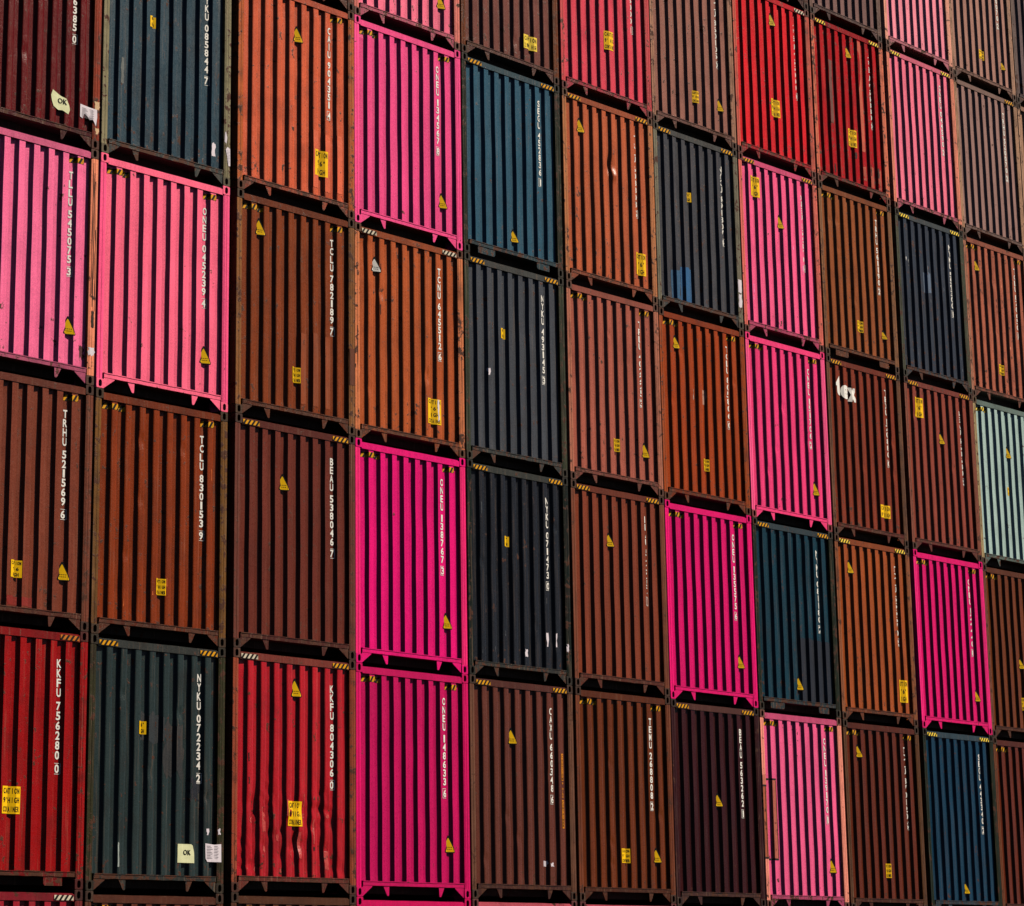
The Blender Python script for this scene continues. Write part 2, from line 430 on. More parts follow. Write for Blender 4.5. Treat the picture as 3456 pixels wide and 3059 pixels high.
def lettering(parent, text, uc, ztop=2.55, kind=('flat', 0), mat=None, w=0.062, pitch=0.1102, box_=True):
    owner, num, chk = text.split(); z = ztop
    if 1.91 < uc < 1.985: w = 0.090
    for grp, nm in ((owner, 'owner_code'), (num, 'serial_number'), (chk, 'check_digit')):
        out = []
        for ch in grp:
            out += put(ch, uc - w / 2, uc + w / 2, z - 0.096, z, 0.028)
            if grp is chk and box_:
                e, t = 0.014, 0.005; a, b, c, d = uc - w / 2 - e, uc + w / 2 + e, z - 0.096 - e, z + e
                out += [rect(a, b, c, c + t), rect(a, b, d - t, d), rect(a, a + t, c + t, d - t), rect(b - t, b, c + t, d - t)]
            z -= pitch
        z -= 0.040
        wrap(nm, [(out, 0, 0.0)], [mat or WHT], parent, kind)
def caution(parent, x0, x1, z0, z1, lines, kind=('flat', 0), mat=None):
    n = len(lines); h = (z1 - z0) / n; tx = []
    for i, t in enumerate(lines):
        zt = z1 - h * i; m = (x1 - x0) * (0.06 if len(t) > 5 else 0.2)
        tx += line(t, x0 + m, x1 - m, zt - h * .82, zt - h * .2, 0.03)
    return wrap('caution_sticker', [([rect(x0, x1, z0, z1)], 0, 0.0), (tx, 1, 0.0012)], [mat or YEL, BLK], parent, kind, soft=True)
def tri(parent, ua, zt, zb, kind=('flat', 0), mat=None):
    hw = 0.105; c = 0.016
    ua = min((B0 + PIT * k + OW for k in range(8)), key=lambda e: abs(e + .03 - ua)) + .072      # centred on a recess
    def shape(hw, zt, zb, c): return [(ua - hw + c * .3, zb), (ua + hw - c * .3, zb), (ua + hw, zb + c), (ua + c * .4, zt), (ua - c * .4, zt), (ua - hw, zb + c)]
    o = shape(hw, zt, zb, c); i = shape(hw - 0.017, zt - 0.034, zb + 0.010, c * .7)
    ring = [[o[k], o[(k + 1) % 6], i[(k + 1) % 6], i[k]] for k in range(6)]
    zz = zb + (zt - zb) * .3
    ln = [rect(ua - .05 + j * .022, ua - .05 + j * .022 + .014, zz, zz + .008) for j in range(5)] + [rect(ua - .055 + j * .022, ua - .055 + j * .022 + .014, zz - .025, zz - .017) for j in range(5)]
    return wrap('warning_sticker', [(ring, 1, 0.0), ([i], 0, 0.0), (ln, 1, 0.0012)], [mat or YEL, BLK], parent, kind, soft=True)
def hazard(parent, side, style, mat=None, kind=('flat', 0), n=4):
    if style == 'rail': z0, z1, x0, x1 = 2.780, 2.836, (.150 if side == 'L' else 1.962), (.472 if side == 'L' else 2.280)
    else: z0, z1, x0, x1 = 2.672, 2.742, (.140 if side == 'L' else 1.925), (.545 if side == 'L' else 2.235)
    sl = 0.05; p = 0.082; ys, bs = [], []
    x = x0 - sl
    def clip(poly):
        for (ax, s) in ((x0, 1), (x1, -1)):
            out = []
            for k in range(len(poly)):
                a, b = poly[k], poly[(k + 1) % len(poly)]
                ia, ib = (a[0] - ax) * s >= 0, (b[0] - ax) * s >= 0
                if ia: out.append(a)
                if ia != ib:
                    t = (ax - a[0]) / (b[0] - a[0]); out.append((ax, a[1] + t * (b[1] - a[1])))
            poly = out
            if len(poly) < 3: return None
        return poly
    while x < x1:
        for lst, a, b in ((ys, x, x + p * .5), (bs, x + p * .5, x + p)):
            q = clip([(a, z0), (b, z0), (b + sl, z1), (a + sl, z1)])
            if q and abs(sum(q[i][0] * q[(i + 1) % len(q)][1] - q[(i + 1) % len(q)][0] * q[i][1] for i in range(len(q)))) > 1e-5: lst.append(q)
        x += p
    return wrap('hazard_stripe', [(ys, 0, 0.0), (bs, 1, 0.0)], [mat or YEL, BLK], parent, kind)
def patch(parent, name, poly, mat, kind=('flat', 0), off=-0.0025):
    return wrap(name, [([poly], 0, off)], [mat], parent, kind)
def ragged(x0, x1, z0, z1, seed, n=7, a=0.02):
    R = random.Random(seed); out = []
    for k in range(n): out.append((x0 + (x1 - x0) * k / n, z0 + R.uniform(-a, a)))
    for k in range(n): out.append((x1 + R.uniform(-a, a), z0 + (z1 - z0) * k / n))
    for k in range(n): out.append((x1 - (x1 - x0) * k / n, z1 + R.uniform(-a, a)))
    for k in range(n): out.append((x0 + R.uniform(-a, a), z1 - (z1 - z0) * k / n))
    return out

GX = [0.0092, 2.4869, 5.0690, 7.5110, 9.9834, 12.4922, 14.9494, 17.4241, 19.9194, 22.4959, 24.9377, 27.4050]
GZ = [0.0063, -0.0028, 0.0185, 0.0, 0.0069, 0.0025, -0.0236, -0.0360, -0.0485, -0.0495, -0.0754, -0.0800]

# colour of the end wall, of its posts, and how it is fitted out.  key = (stack, tier)
CA3, CAH, CAS = ['CAUTION', "9'6\"", 'HIGH'], ['CAUTION', "9' HIGH", 'CONTAINER'], ["9'6\"", 'HIGH']
SMALL, MED, BIG, RIGHT, TOPL = (.868, 1.000, 1.795, 1.940), (1.125, 1.312, .535, .730), (1.085, 1.375, .805, 1.105), (1.600, 1.900, .390, .735), (.362, .625, 2.250, 2.580)
RIGHT2 = (1.890, 2.150, .385, .725)
MAG = (205, 0, 84)
def c(**k): return k
T = {
 (0,4): c(p=(95, 3, 3), f=(136, 41, 3), t='TCLU 866385 0', tu=1.95, wear=.35, lab='dark maroon container with torn OK notice, at the top left corner of the photo', oktorn=1),
 (0,3): c(p=(243, 106, 152), f=(239, 140, 104), cast=(70,42,30), t='TLLU 545075 3', tu=1.94, haz='panel', hs='R', tri=(1.985,.785,.560), wear=.12, lab='faded pink container with badly rusted right post, reading 545075 3'),
 (0,2): c(p=(116, 53, 33), f=(110, 56, 37), t='TRHU 521569 6', tu=1.99, haz='panel', hs='R', ca=(1.120,1.305,.530,.725), cal=['CAUTION','9-6','HIGH'], tri=(1.99,.78,.56), lab='plain brown container reading 521569 6, below the faded pink one', redpatch=1),
 (0,1): c(p=(150, 3, 3), f=(151, 3, 3), t='KKFU 756280 0', tu=2.0, haz='rail', hm='FADE', hs='R', ca=BIG, cal=CAH, plates='R', wear=.5, lab='vivid red container with plate under its sill, reading 756280 0'),
 (0,0): c(p=(150,25,40), f=(108,36,36), haz='rail', hm='WHT', hs='R', lab='crimson container with white hazard stripes cut off at the bottom left corner'),
 (1,4): c(p=(42, 65, 77), f=(128, 119, 88), rail=(74,78,74), cast=(84,76,56), t='NYKU 085844 7', tu=1.98, ca=SMALL, cal=CAS, wear=.5, lab='blue grey container with beige posts and scraps of white paper, reading 085844 7', scraps=1),
 (1,3): c(p=(249, 102, 135), f=(249, 84, 135), cast='self', t='ONEU 045239 4', tu=1.955, haz='panel', tri=(1.995,.785,.560), wear=.04, lab='bright pink container with triangular warning sticker, reading 045239 4'),
 (1,2): c(p=(126, 47, 3), f=(107, 70, 26), t='TCLU 830153 9', tu=2.0, haz='panel', ca=(1.150,1.322,.545,.740), cal=CAH, wear=.45, lab='chestnut brown container below the bright pink one, reading 830153 9'),
 (1,1): c(p=(36, 49, 49), f=(44, 42, 17), rail=(58,62,58), t='NYKU 072234 2', tu=2.0, haz='rail', ca=(.890,1.025,1.795,1.945), cal=CAS, wear=.5, lab='slate grey container with green OK notice, reading 072234 2', okgood=1, stains=1),
 (1,0): c(p=(96,48,30), f=(86,46,30), haz='panel', lab='brown container cut off at the bottom edge, under the one with green OK notice'),
 (2,5): c(p=(120,60,44), f=(99,55,41), lab='container whose dark underside barely shows above the orange one'),
 (2,4): c(p=(202, 89, 55), f=(172, 84, 34), t='CAIU 904351 4', tu=1.90, haz='panel', ca=(1.600,1.875,.475,.825), cal=CA3, tri=(1.15,2.44,2.215), wear=.45, kind=('light', 2, ()), lab='bright orange container reading 904351 4', repair=((1.560,.30,1.075),(1.818,.28,1.06),(2.072,.30,1.09))),
 (2,3): c(p=(123, 53, 13), f=(129, 81, 39), t='TCLU 782189 7', tu=1.95, haz='panel', ca=(1.150,1.312,.545,.745), cal=CAH, tri=(.392,2.585,2.360), kind=('light', 5, ()), wear=.35, lab='brown container with patched lower ribs below the orange one, reading 782189 7', repair=((1.308,.28,1.20),(1.562,.28,1.24),(1.818,.28,1.23))),
 (2,2): c(p=(100, 40, 25), f=(100, 50, 37), t='BEAU 538046 7', tu=2.0, haz='rail', tri=(.998,2.24,2.03), wear=.2, lab='maroon brown container above the dented red one, reading 538046 7'),
 (2,1): c(p=(175, 26, 36), f=(139, 64, 40), rail=(140,62,48), t='KKFU 804306 0', tu=1.96, haz='rail', hm='WHT', hmr='YEL', ca=BIG, cal=CAH, tri=(1.16,2.60,2.37), rough=.20, wear=.35, lab='badly dented crimson container reading 804306 0',
      kind=('heavy', 3, ((.45,1.0,.10,.022),(1.35,1.02,.10,.020),(1.30,.62,.09,.030),(1.85,.50,.10,.022),(1.0,.45,.07,.018),(2.0,.85,.08,.018),(.80,.70,.05,.018),(1.60,.80,.06,.022),(.62,.55,.06,.020),(1.12,.95,.05,-.016),(1.15,.55,.05,.02),(1.0,.75,.04,.016)))),
 (2,0): c(p=(92,52,30), f=(82,50,30), haz='panel', lab='brown container cut off at the bottom edge, under the dented crimson one'),
 (3,5): c(p=(246,112,142), f=(216,115,104), tri=(1.910,.76,.535), wear=.15, low=.8, lab='pink container with peach posts at the top edge, above another pink one'),
 (3,4): c(p=(234, 72, 133), f=(249, 74, 141), cast='self', t='ONEU 134567 8', tu=1.900, haz='panel', tri=(1.90,.755,.535), wear=.04, lab='pink container fully in view just above the orange brown one with white stripes'),
 (3,3): c(p=(171, 80, 35), f=(200, 114, 70), t='TCNU 645512 6', tu=1.89, haz='rail', hm='WHT', ca=(1.613,1.905,.392,.737), cal=["CAUTION","9'6\"",'HIGH','CONTAINER'], tri=(.372,2.50,2.29), trm='WHT', wear=.4, lab='orange brown container with white triangle and white hazard stripes'),
 (3,2): c(p=(221, 3, 110), f=(242, 35, 115), cast='self', t='ONEU 138767 3', tu=1.900, haz='panel', tri=(1.955,.785,.57), wear=.03, lab='magenta container reading 138767 3, upper of the magenta pair on one stack'),
 (3,1): c(p=(190, 3, 86), f=(211, 3, 95), cast='self', t='ONEU 148633 6', tu=1.900, haz='panel', tri=(1.96,.80,.58), wear=.03, lab='deep magenta container reading 148633 6'),
 (3,0): c(p=(196,4,82), f=(196,4,82), cast='self', haz='panel', wear=.05, lab='magenta container of which only the top rail shows at the bottom edge'),
 (4,5): c(p=(112, 64, 54), f=(102, 47, 3), ca=(1.557,1.889,.399,.610), cal=['CAUTION',"2.9M 9' HIGH"], cam='PYEL', wear=.35, lab='brown container with a pale yellow caution sticker, above the teal one'),
 (4,4): c(p=(42, 82, 102), f=(22, 28, 3), rail=(60,84,92), t='SEGU 452836 1', tu=1.905, haz='rail', plates='LR', tri=(1.17,.53,.335), wear=.3, lab='teal blue container with two flat plates under its sill'),
 (4,3): c(p=(65, 68, 74), f=(48, 53, 34), rail=(76,78,74), t='NYKU 493145 3', tu=1.900, haz='rail', ca=SMALL, cal=CAS, wear=.35, lab='slate container with a tiny white scrap, between the teal and the near black ones', bits=((.55,.60,1.24,1.33),)),
 (4,2): c(p=(26, 29, 35), f=(3, 17, 3), rail=(62,64,58), t='NYKU 071473 0', tu=1.905, haz='rail', ca=(.880,1.010,1.790,1.930), cal=CAS, wear=.35, lab='near black container with small white scraps near its foot, reading 071473 0', bits=((1.845,1.885,.50,.685),(2.078,2.105,.50,.69),(2.325,2.37,.455,.56),(1.33,1.39,.33,.43))),
 (4,1): c(p=(94, 46, 33), f=(102, 64, 45), t='CAXU 660348 6', tu=1.905, haz='rail', hs='LR', tri=(.960,2.245,2.03), wear=.2, lab='brown container with a vertical orange strip of lettering beside its right post', vstrip=1, bits=((1.70,1.80,.45,.52),(1.84,1.90,.44,.49))),
 (4,0): c(p=(222,92,110), f=(199,82,99), lab='light pink container showing only its top rail, fifth from the left at the bottom edge'),
 (5,5): c(p=(219, 67, 85), f=(197, 69, 73), t='KKFU 755000 1', tu=1.99, ca=(1.225,1.470,.860,1.155), cal=CAH, wear=.3, kind=('light', 7, ()), lab='crimson container at the top edge with a yellow caution sticker, above the orange brown one'),
 (5,4): c(p=(180, 88, 51), f=(181, 113, 69), t='TRLU 608808 5', tu=1.99, haz='rail', ca=RIGHT2, cal=CA3, tri=(.505,2.53,2.305), wear=.35, kind=('light', 9, ((1.30,1.95,.10,.03),(1.38,1.80,.06,-.03))), lab='orange brown container with a creased panel, right of the teal blue one'),
 (5,3): c(p=(163, 86, 68), f=(169, 101, 78), t='TRLU 402225 3', tu=1.93, haz='panel', ca=(1.15,1.31,.54,.725), cal=CAH, tri=(1.925,.76,.535), wear=.3, lab='rosy brown container with small caution sticker and triangle at its foot, right of slate'),
 (5,2): c(p=(122, 54, 29), f=(120, 64, 40), t='BEAU 543257 1', tu=1.95, haz='rail', tri=(.975,2.235,2.03), wear=.15, lab='brown container with one triangular sticker near its top, right of the near black one'),
 (5,1): c(p=(100, 42, 3), f=(107, 52, 25), t='TEMU 268808 2', tu=1.895, haz='panel', ca=(1.08,1.295,.535,.730), cal=CAH, tri=(1.88,.76,.55), wear=.2, lab='brown container directly left of the blackish brown one in the bottom full row'),
 (5,0): c(p=(222,92,110), f=(199,82,99), lab='light pink container showing only its top rail, sixth from the left at the bottom edge'),
 (6,5): c(p=(149, 98, 84), f=(158, 113, 89), t='TCLU 860105 0', tu=2.0, ca=(1.225,1.360,.555,.745), cal=CAH, tri=(2.00,.77,.56), wear=.35, lab='dusty brown container above the slate one that has a blue repainted patch'),
 (6,4): c(p=(67, 67, 71), f=(114, 108, 89), rail=(84,84,80), t='NYKU 491807 4', tu=2.0, haz='rail', ca=(.92,1.045,1.80,1.95), cal=CAS, wear=.4, lab='slate container with a blue repainted patch near its foot', bluepatch=1),
 (6,3): c(p=(156, 59, 3), f=(150, 62, 3), t='TCLU 805806 0', tu=1.93, haz='panel', ca=(1.145,1.307,.555,.735), cal=CAH, tri=(.47,2.535,2.33), wear=.3, lab='reddish brown container with two pale smears at mid height', smears=1),
 (6,2): c(p=(215, 3, 102), f=(238, 3, 113), cast='self', t='ONEU 135575 6', tu=1.90, haz='panel', tri=(1.89,.77,.56), wear=.02, lab='magenta container between the reddish brown one and the blackish brown one'),
 (6,1): c(p=(50, 3, 3), f=(46, 3, 3), rail=(92,50,40), t='BEAU 563262 1', tu=1.90, haz='rail', tri=(1.14,1.61,1.41), wear=.15, lab='blackish brown container with a triangular sticker at mid height'),
 (6,0): c(p=(110,60,44), f=(99,55,43), lab='container under the blackish brown one, below the bottom edge'),
 (7,6): c(p=(100,60,50), f=(90,59,48), lab='container showing only a bit of underside at the top edge, above the red one'),
 (7,5): c(p=(217, 24, 32), f=(196, 91, 73), t='KKFU 755000 0', tu=1.99, haz='rail', hm='WHT', hs='R', ca=(1.115,1.380,.825,1.115), cal=CAH, tri=(1.26,2.595,2.375), trm='PYEL', wear=.3, lab='bright red container with white hazard stripes, left of a pair of red containers'),
 (7,4): c(p=(249, 93, 141), f=(222, 107, 92), t='ONEU 152870 4', tu=1.99, haz='rail', ca=TOPL, cal=CA3, tri=(1.255,2.085,1.86), wear=.15, lab='pink container with rectangular caution sticker at its top left'),
 (7,3): c(p=(238, 60, 120), f=(249, 88, 142), cast='self', castb=(120,50,50), t='ONEU 151706 2', tu=1.91, haz='panel', tri=(1.90,.765,.54), wear=.05, lab='vivid pink container left of the brown one with the white tex logo'),
 (7,2): c(p=(8, 50, 64), f=(22, 31, 8), rail=(54,68,72), t='NYKU 081180 2', tu=1.93, haz='rail', plates='LR', tri=(1.165,.57,.355), wear=.4, lab='dark blue container with a darker repaired patch at its lower right', darkpatch=1),
 (7,1): c(p=(236, 90, 139), f=(239, 144, 123), t='ONEU 139170 1', tu=1.905, haz='panel', tri=(1.905,.76,.54), wear=.12, lab='light pink container with a rusty repair on its left post', postpatch=1),
 (7,0): c(p=(110,60,44), f=(99,55,43), lab='container under the light pink one with the repaired post, below the bottom edge'),
 (8,6): c(p=(124,92,86), f=(117,90,79), wear=.3, lab='greyish mauve container at the top edge, above the darker red one'),
 (8,5): c(p=(175, 3, 6), f=(215, 114, 84), t='KKFU 754880 0', tu=2.0, haz='rail', hm='PYEL', ca=(1.114,1.385,.815,1.115), cal=CAH, tri=(1.265,2.585,2.375), wear=.55, kind=('light', 4, ()), lab='red container with scraped brown ribs, right of a pair of red containers', greypatch=1),
 (8,4): c(p=(144, 76, 33), f=(132, 88, 55), t='TRHU 561190 2', tu=1.90, haz='panel', plates='LR', ca=(1.105,1.303,.54,.725), cal=CAH, tri=(1.86,.69,.53), wear=.4, lab='brown container directly above the one with the tex logo'),
 (8,3): c(p=(126, 49, 20), f=(104, 67, 42), t='TEXU 170880 0', tu=1.93, haz='rail', ca=(1.575,1.885,.42,.63), cal=['CAUTION','9\' HIGH'], wear=.35, lab='brown container with the white tex logo on its upper left', tex=1),
 (8,2): c(p=(154, 72, 21), f=(138, 79, 44), t='TCLU 556670 2', tu=2.0, haz='rail', hm='PYEL', ca=(1.895,2.150,.37,.725), cal=CA3, tri=(.415,2.525,2.31), wear=.3, lab='orange brown container directly below the one with the tex logo'),
 (8,1): c(p=(94, 33, 3), f=(87, 53, 25), t='TCLU 870120 6', tu=2.0, haz='panel', ca=(1.15,1.325,.515,.73), cal=CAH, tri=(.395,2.535,2.33), wear=.3, lab='brown container between the light pink and the blue ones in the bottom full row'),
 (8,0): c(p=(110,60,44), f=(99,55,43), lab='container under the brown one between light pink and blue, below the bottom edge'),
 (9,6): c(p=(249, 146, 163), f=(240, 165, 140), wear=.1, low=.6, lab='pale pink container at the top edge near the upper right corner'),
 (9,5): c(p=(244, 119, 144), f=(230, 136, 110), t='ONEU 044590 2', tu=1.90, haz='rail', hm='PYEL', wear=.12, low=.5, lab='rose pink container with orange posts, lower of the two pale pink ones at upper right'),
 (9,4): c(p=(50, 56, 66), f=(68, 71, 53), rail=(76,82,84), t='NYKU 559300 1', tu=1.92, haz='rail', hm='PYEL', wear=.45, lab='dark slate container with a pale blotch in its middle', paleblot=1),
 (9,3): c(p=(139, 63, 44), f=(132, 73, 53), t='BEAU 468680 2', tu=2.0, haz='rail', ca=(.373,.637,2.252,2.586), cal=CA3, tri=(1.275,2.09,1.885), wear=.2, lab='brown container with rectangular caution sticker at its top left'),
 (9,2): c(p=(217, 3, 102), f=(240, 33, 122), cast='self', t='ONEU 124440 8', tu=1.93, haz='panel', tri=(1.92,.73,.53), wear=.02, lab='narrow looking magenta container nearest the right edge'),
 (9,1): c(p=(3, 50, 74), f=(23, 31, 7), rail=(50,72,84), t='SEGU 443340 2', tu=1.91, haz='rail', hm='PYEL', tri=(1.165,.495,.305), wear=.25, lab='blue container below the magenta one nearest the right edge'),
 (9,0): c(p=(110,60,44), f=(99,55,43), lab='container under the right hand blue one, below the bottom edge'),
 (10,6): c(p=(171, 125, 110), f=(170, 129, 105), t='TCLU 830070 2', tu=1.88, ca=(1.075,1.285,.545,.715), cal=CAH, tri=(1.85,.69,.52), wear=.25, lab='sandy brown container at the top edge near the right corner, with two small stickers'),
 (10,5): c(p=(154, 118, 109), f=(176, 134, 104), rail=(150,118,106), t='TRHU 520070 2', tu=1.87, haz='rail', hs='R', wear=.2, lab='pale greyish brown container right of the rose pink one with orange posts'),
 (10,4): c(p=(170, 93, 67), f=(170, 112, 86), t='TCLU 870650 1', tu=1.93, haz='panel', ca=(1.10,1.30,.53,.71), cal=CAH, tri=(.385,2.505,2.30), wear=.55, lab='scuffed brown container directly above the pale green one'),
 (10,3): c(p=(165, 190, 183), f=(166, 144, 101), rail=(120,140,130), cast=(80,60,40), haz='panel', hm='PYEL', hs='L', ca=(1.125,1.240,1.29,1.43), cal=CAS, tri=(1.14,2.16,1.95), wear=.25, lab='pale grey green container at the right edge'),
 (10,2): c(p=(107, 49, 3), f=(115, 64, 39), haz='panel', hs='L', ca=(1.225,1.354,.51,.72), cal=CAH, tri=(1.265,1.40,1.205), wear=.2, lab='brown container below the pale green one at the right edge'),
 (10,1): c(p=(95, 33, 3), f=(102, 53, 18), haz='panel', hs='L', wear=.2, lab='brown container in the bottom right corner, right of the blue one'),
 (10,0): c(p=(110,60,44), f=(99,55,43), lab='container beyond the bottom right corner'),
 (11,6): c(p=(104,86,84), f=(111, 93, 85), wear=.3, lab='dark mauve container cut off by the top right corner'),
 (11,5): c(p=(172,130,104), f=(173, 134, 107), wear=.3, lab='tan container of which only a sliver shows at the right edge, second row down'),
 (11,4): c(p=(120,70,52), f=(108,66,52), lab='brown container hidden beyond the right edge, fourth tier above the lowest'),
 (11,3): c(p=(116,64,50), f=(108,66,52), lab='brown container hidden beyond the right edge, third tier above the lowest'),
 (11,2): c(p=(116,64,50), f=(108,66,52), lab='brown container hidden beyond the right edge, second tier above the lowest'),
 (11,1): c(p=(116,64,50), f=(108,66,52), lab='brown container hidden beyond the right edge, first tier above the lowest'),
 (11,0): c(p=(110,60,44), f=(99,55,43), lab='brown container hidden beyond the right edge, on the ground'),
}
MATS = {'YEL': YEL, 'WHT': WHT, 'PYEL': PYEL, 'FADE': FADE}
HM = {'YEL': YELH, 'WHT': WHTH, 'PYEL': PYEL, 'FADE': FADE}
DENTED = {(0, 4), (1, 1), (3, 3), (4, 5), (4, 2), (4, 1), (6, 3), (5, 3), (8, 4), (8, 3), (9, 3), (10, 4), (7, 3), (1, 2), (5, 1)}
def container(cc, ll, d):
    x0, z0 = GX[cc], ll * H + GZ[cc]
    root = bpy.data.objects.new('shipping_container', None); COL.objects.link(root)
    root.location = (x0, 0, z0); root.empty_display_size = 0.3
    root['label'] = d['lab']; root['category'] = 'shipping container'; root['group'] = 'shipping containers stacked in the wall'
    wear = d.get('wear', .3) + (0 if d.get('cast') == 'self' else .12); rough = d.get('rough', .30)
    kind = d.get('kind', ('flat', (cc * 5 + ll * 3) % 4))
    if (cc, ll) in DENTED:
        R_ = random.Random(cc * 31 + ll)
        kind = ('light', 10 + cc * 7 + ll, tuple((B0 + PIT * R_.randint(0, 7) + .055, R_.uniform(.35, 2.4), R_.uniform(.035, .07), R_.uniform(.010, .020)) for _ in range(4)))
    P = paint(d['p'], wear, rough, d.get('low', .5))
    F = paint(d['f'], min(1.2, wear * 1.5 + .35) if d.get('cast') != 'self' else wear, rough + .06, .3)
    self_ = d.get('cast') == 'self'
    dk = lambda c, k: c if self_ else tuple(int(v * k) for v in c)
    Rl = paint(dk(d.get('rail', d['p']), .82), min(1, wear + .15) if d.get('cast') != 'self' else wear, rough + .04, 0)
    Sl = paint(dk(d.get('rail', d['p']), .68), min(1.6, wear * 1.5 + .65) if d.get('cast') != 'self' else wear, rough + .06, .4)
    cs = d.get('cast')
    Cm = P if cs == 'self' else (paint(cs, .7, .6) if cs else paint(tuple(int(v * .34 + w * .3) for v, w in zip(d['f'], (62, 40, 28))), .75, .6))
    link('container_body', M_BODY, P, root); link('underframe', M_UNDER, DARK, root)
    link('end_wall', get_panel(kind), P, root)
    link('corner_post', M_POSTL, F, root); link('corner_post', M_POSTR, F, root)
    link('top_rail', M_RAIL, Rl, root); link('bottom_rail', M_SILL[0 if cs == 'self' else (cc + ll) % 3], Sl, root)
    for x in (0.070, Wd - 0.070):
        for z in (0.0005, 2.778):
            o = link('corner_casting', M_CAST, paint(d['castb'], .6, .6) if (d.get('castb') and z < 1) else Cm, root); o.location = (x, 0, z)
    pl = d.get('plates', '')
    if 'L' in pl: link('lug', M_PLTL, Sl, root)
    else: link('gusset', M_GUSL, Sl, root); link('lug', M_LUGL, Sl, root)
    if 'R' in pl: link('lug', M_PLTR, Sl, root)
    else: link('gusset', M_GUSR, Sl, root); link('lug', M_LUGR, Sl, root)
    if 't' in d: lettering(root, d['t'], 2.012 if (cc < 3 and d['tu'] > 1.91) else d['tu'], 2.56, kind, w=.062 if cc < 3 else .066)
    if 'ca' in d: caution(root, *d['ca'], d['cal'], kind, MATS[d.get('cam', 'YEL')])
    if 'tri' in d: tri(root, *d['tri'], kind, MATS[d.get('trm', 'YEL')])
    if 'haz' in d:
        for s in d.get('hs', 'LR'):
            hazard(root, s, d['haz'], HM[d.get('hmr' if (s == 'R' and 'hmr' in d) else 'hm', 'YEL')], kind)
    for (a, lo, hi) in d.get('repair', ()):
        patch(root, 'repair_plate', ragged(a - .012, a + .125, lo, hi, int(a * 99), 5, .006), paint(tuple(min(255, int(v * 1.10)) for v in d['p']), .45, .5), kind, -0.0005)
    for i, b in enumerate(d.get('bits', ())):
        patch(root, 'paper_scrap', ragged(*b, i + cc, 4, .012), PAP, kind)
    if (cc, ll) == (0, 3):
        for i, b in enumerate(((2.352, 2.360, 1.1, 2.72), (2.372, 2.384, .95, 2.6), (2.396, 2.402, 1.3, 2.5), (2.412, 2.420, .9, 1.9), (2.365, 2.410, .70, .90))):
            patch(root, 'rust_crack', ragged(*b, 40 + i, 9, .004), paint((44, 22, 14), .6, .7), ('flat', 0), -.002)
        patch(root, 'paper_scrap', ragged(2.335, 2.430, .36, .455, 8, 4, .014), PAP, ('flat', 0))
        patch(root, 'dark_stain', ragged(2.19, 2.30, .32, .46, 9, 5, .03), paint((80, 24, 34), .6, .6), kind, -.002)
    if (cc, ll) == (2, 3): patch(root, 'repainted_patch', ragged(2.332, 2.432, .66, 1.15, 3, 3, .003), paint((92, 44, 20), .3, .6), ('flat', 0), -.002)
    if (cc, ll) == (3, 3):
        patch(root, 'paper_scrap', ragged(1.835, 1.862, .44, .735, 8, 5, .010), PAP, kind, .003)
        for i, b in enumerate(((.57, .585, 2.30, 2.42), (.56, .58, 1.72, 1.86), (.05, .06, .6, 1.5), (2.38, 2.39, .5, 1.4))):
            patch(root, 'rust_mark', ragged(*b, 60 + i, 6, .006), paint((70, 30, 14), .6, .7), kind, -.002)
    if (cc, ll) == (1, 1):
        patch(root, 'pale_scuff_or_glint', ragged(.555, .578, .28, .55, 4, 6, .006), paint((150, 160, 156), .5, .5), kind, -.002)  # shiny specks low on the rib, painted in as a pale strip
        patch(root, 'dark_stain', ragged(1.33, 1.70, 1.35, 1.95, 15, 6, .06), paint((42, 44, 46), .7, .55), kind, -.003)
        patch(root, 'dark_stain', ragged(1.82, 2.05, 1.05, 1.30, 17, 6, .05), paint((26, 32, 42), .5, .5), kind, -.003)
    if (cc, ll) == (2, 1):
        for i, b in enumerate(((.36, .40, .82, .90), (.60, .66, .72, 1.02), (.63, .66, .48, .56), (.86, .90, .62, .70), (1.06, 1.10, .92, 1.12), (1.40, 1.43, 1.04, 1.20), (1.385, 1.42, .90, .96), (1.30, 1.36, .42, .74), (1.15, 1.18, .42, .50), (1.84, 1.90, .92, .96), (1.82, 1.90, .30, .52), (1.60, 1.63, .60, .90), (.50, .53, .25, .31), (.98, 1.01, .25, .30), (1.17, 1.20, .26, .31))):
            patch(root, 'pale_scuff_or_glint', ragged(*b, 100 + i, 6, .010), paint((186, 70, 66), .4, .3), kind, -.002)  # worn paint, with some glints on the dents painted in as pale spots
        for i, b in enumerate(((.32, .34, 1.55, 1.65), (.33, .345, 1.28, 1.36), (.78, .79, .72, .78), (1.60, 1.63, .52, .57), (1.10, 1.13, .82, .88))):
            patch(root, 'rust_mark', ragged(*b, 120 + i, 5, .006), paint((44, 14, 10), .5, .7), kind, -.002)
    if (cc, ll) == (9, 4):
        patch(root, 'pale_scuff_or_glint', ragged(.398, .425, 1.95, 2.17, 4, 7, .010), paint((190, 190, 190), .4, .5), kind, -.002)
        patch(root, 'pale_scuff_or_glint', ragged(.32, .34, 2.03, 2.10, 5, 5, .008), paint((190, 190, 190), .4, .5), kind, -.002)
    if (cc, ll) == (1, 4):
        patch(root, 'pale_scuff_or_glint', ragged(.345, .395, .95, 1.28, 6, 7, .008), paint((96, 100, 98), .8, .5), kind, -.002)
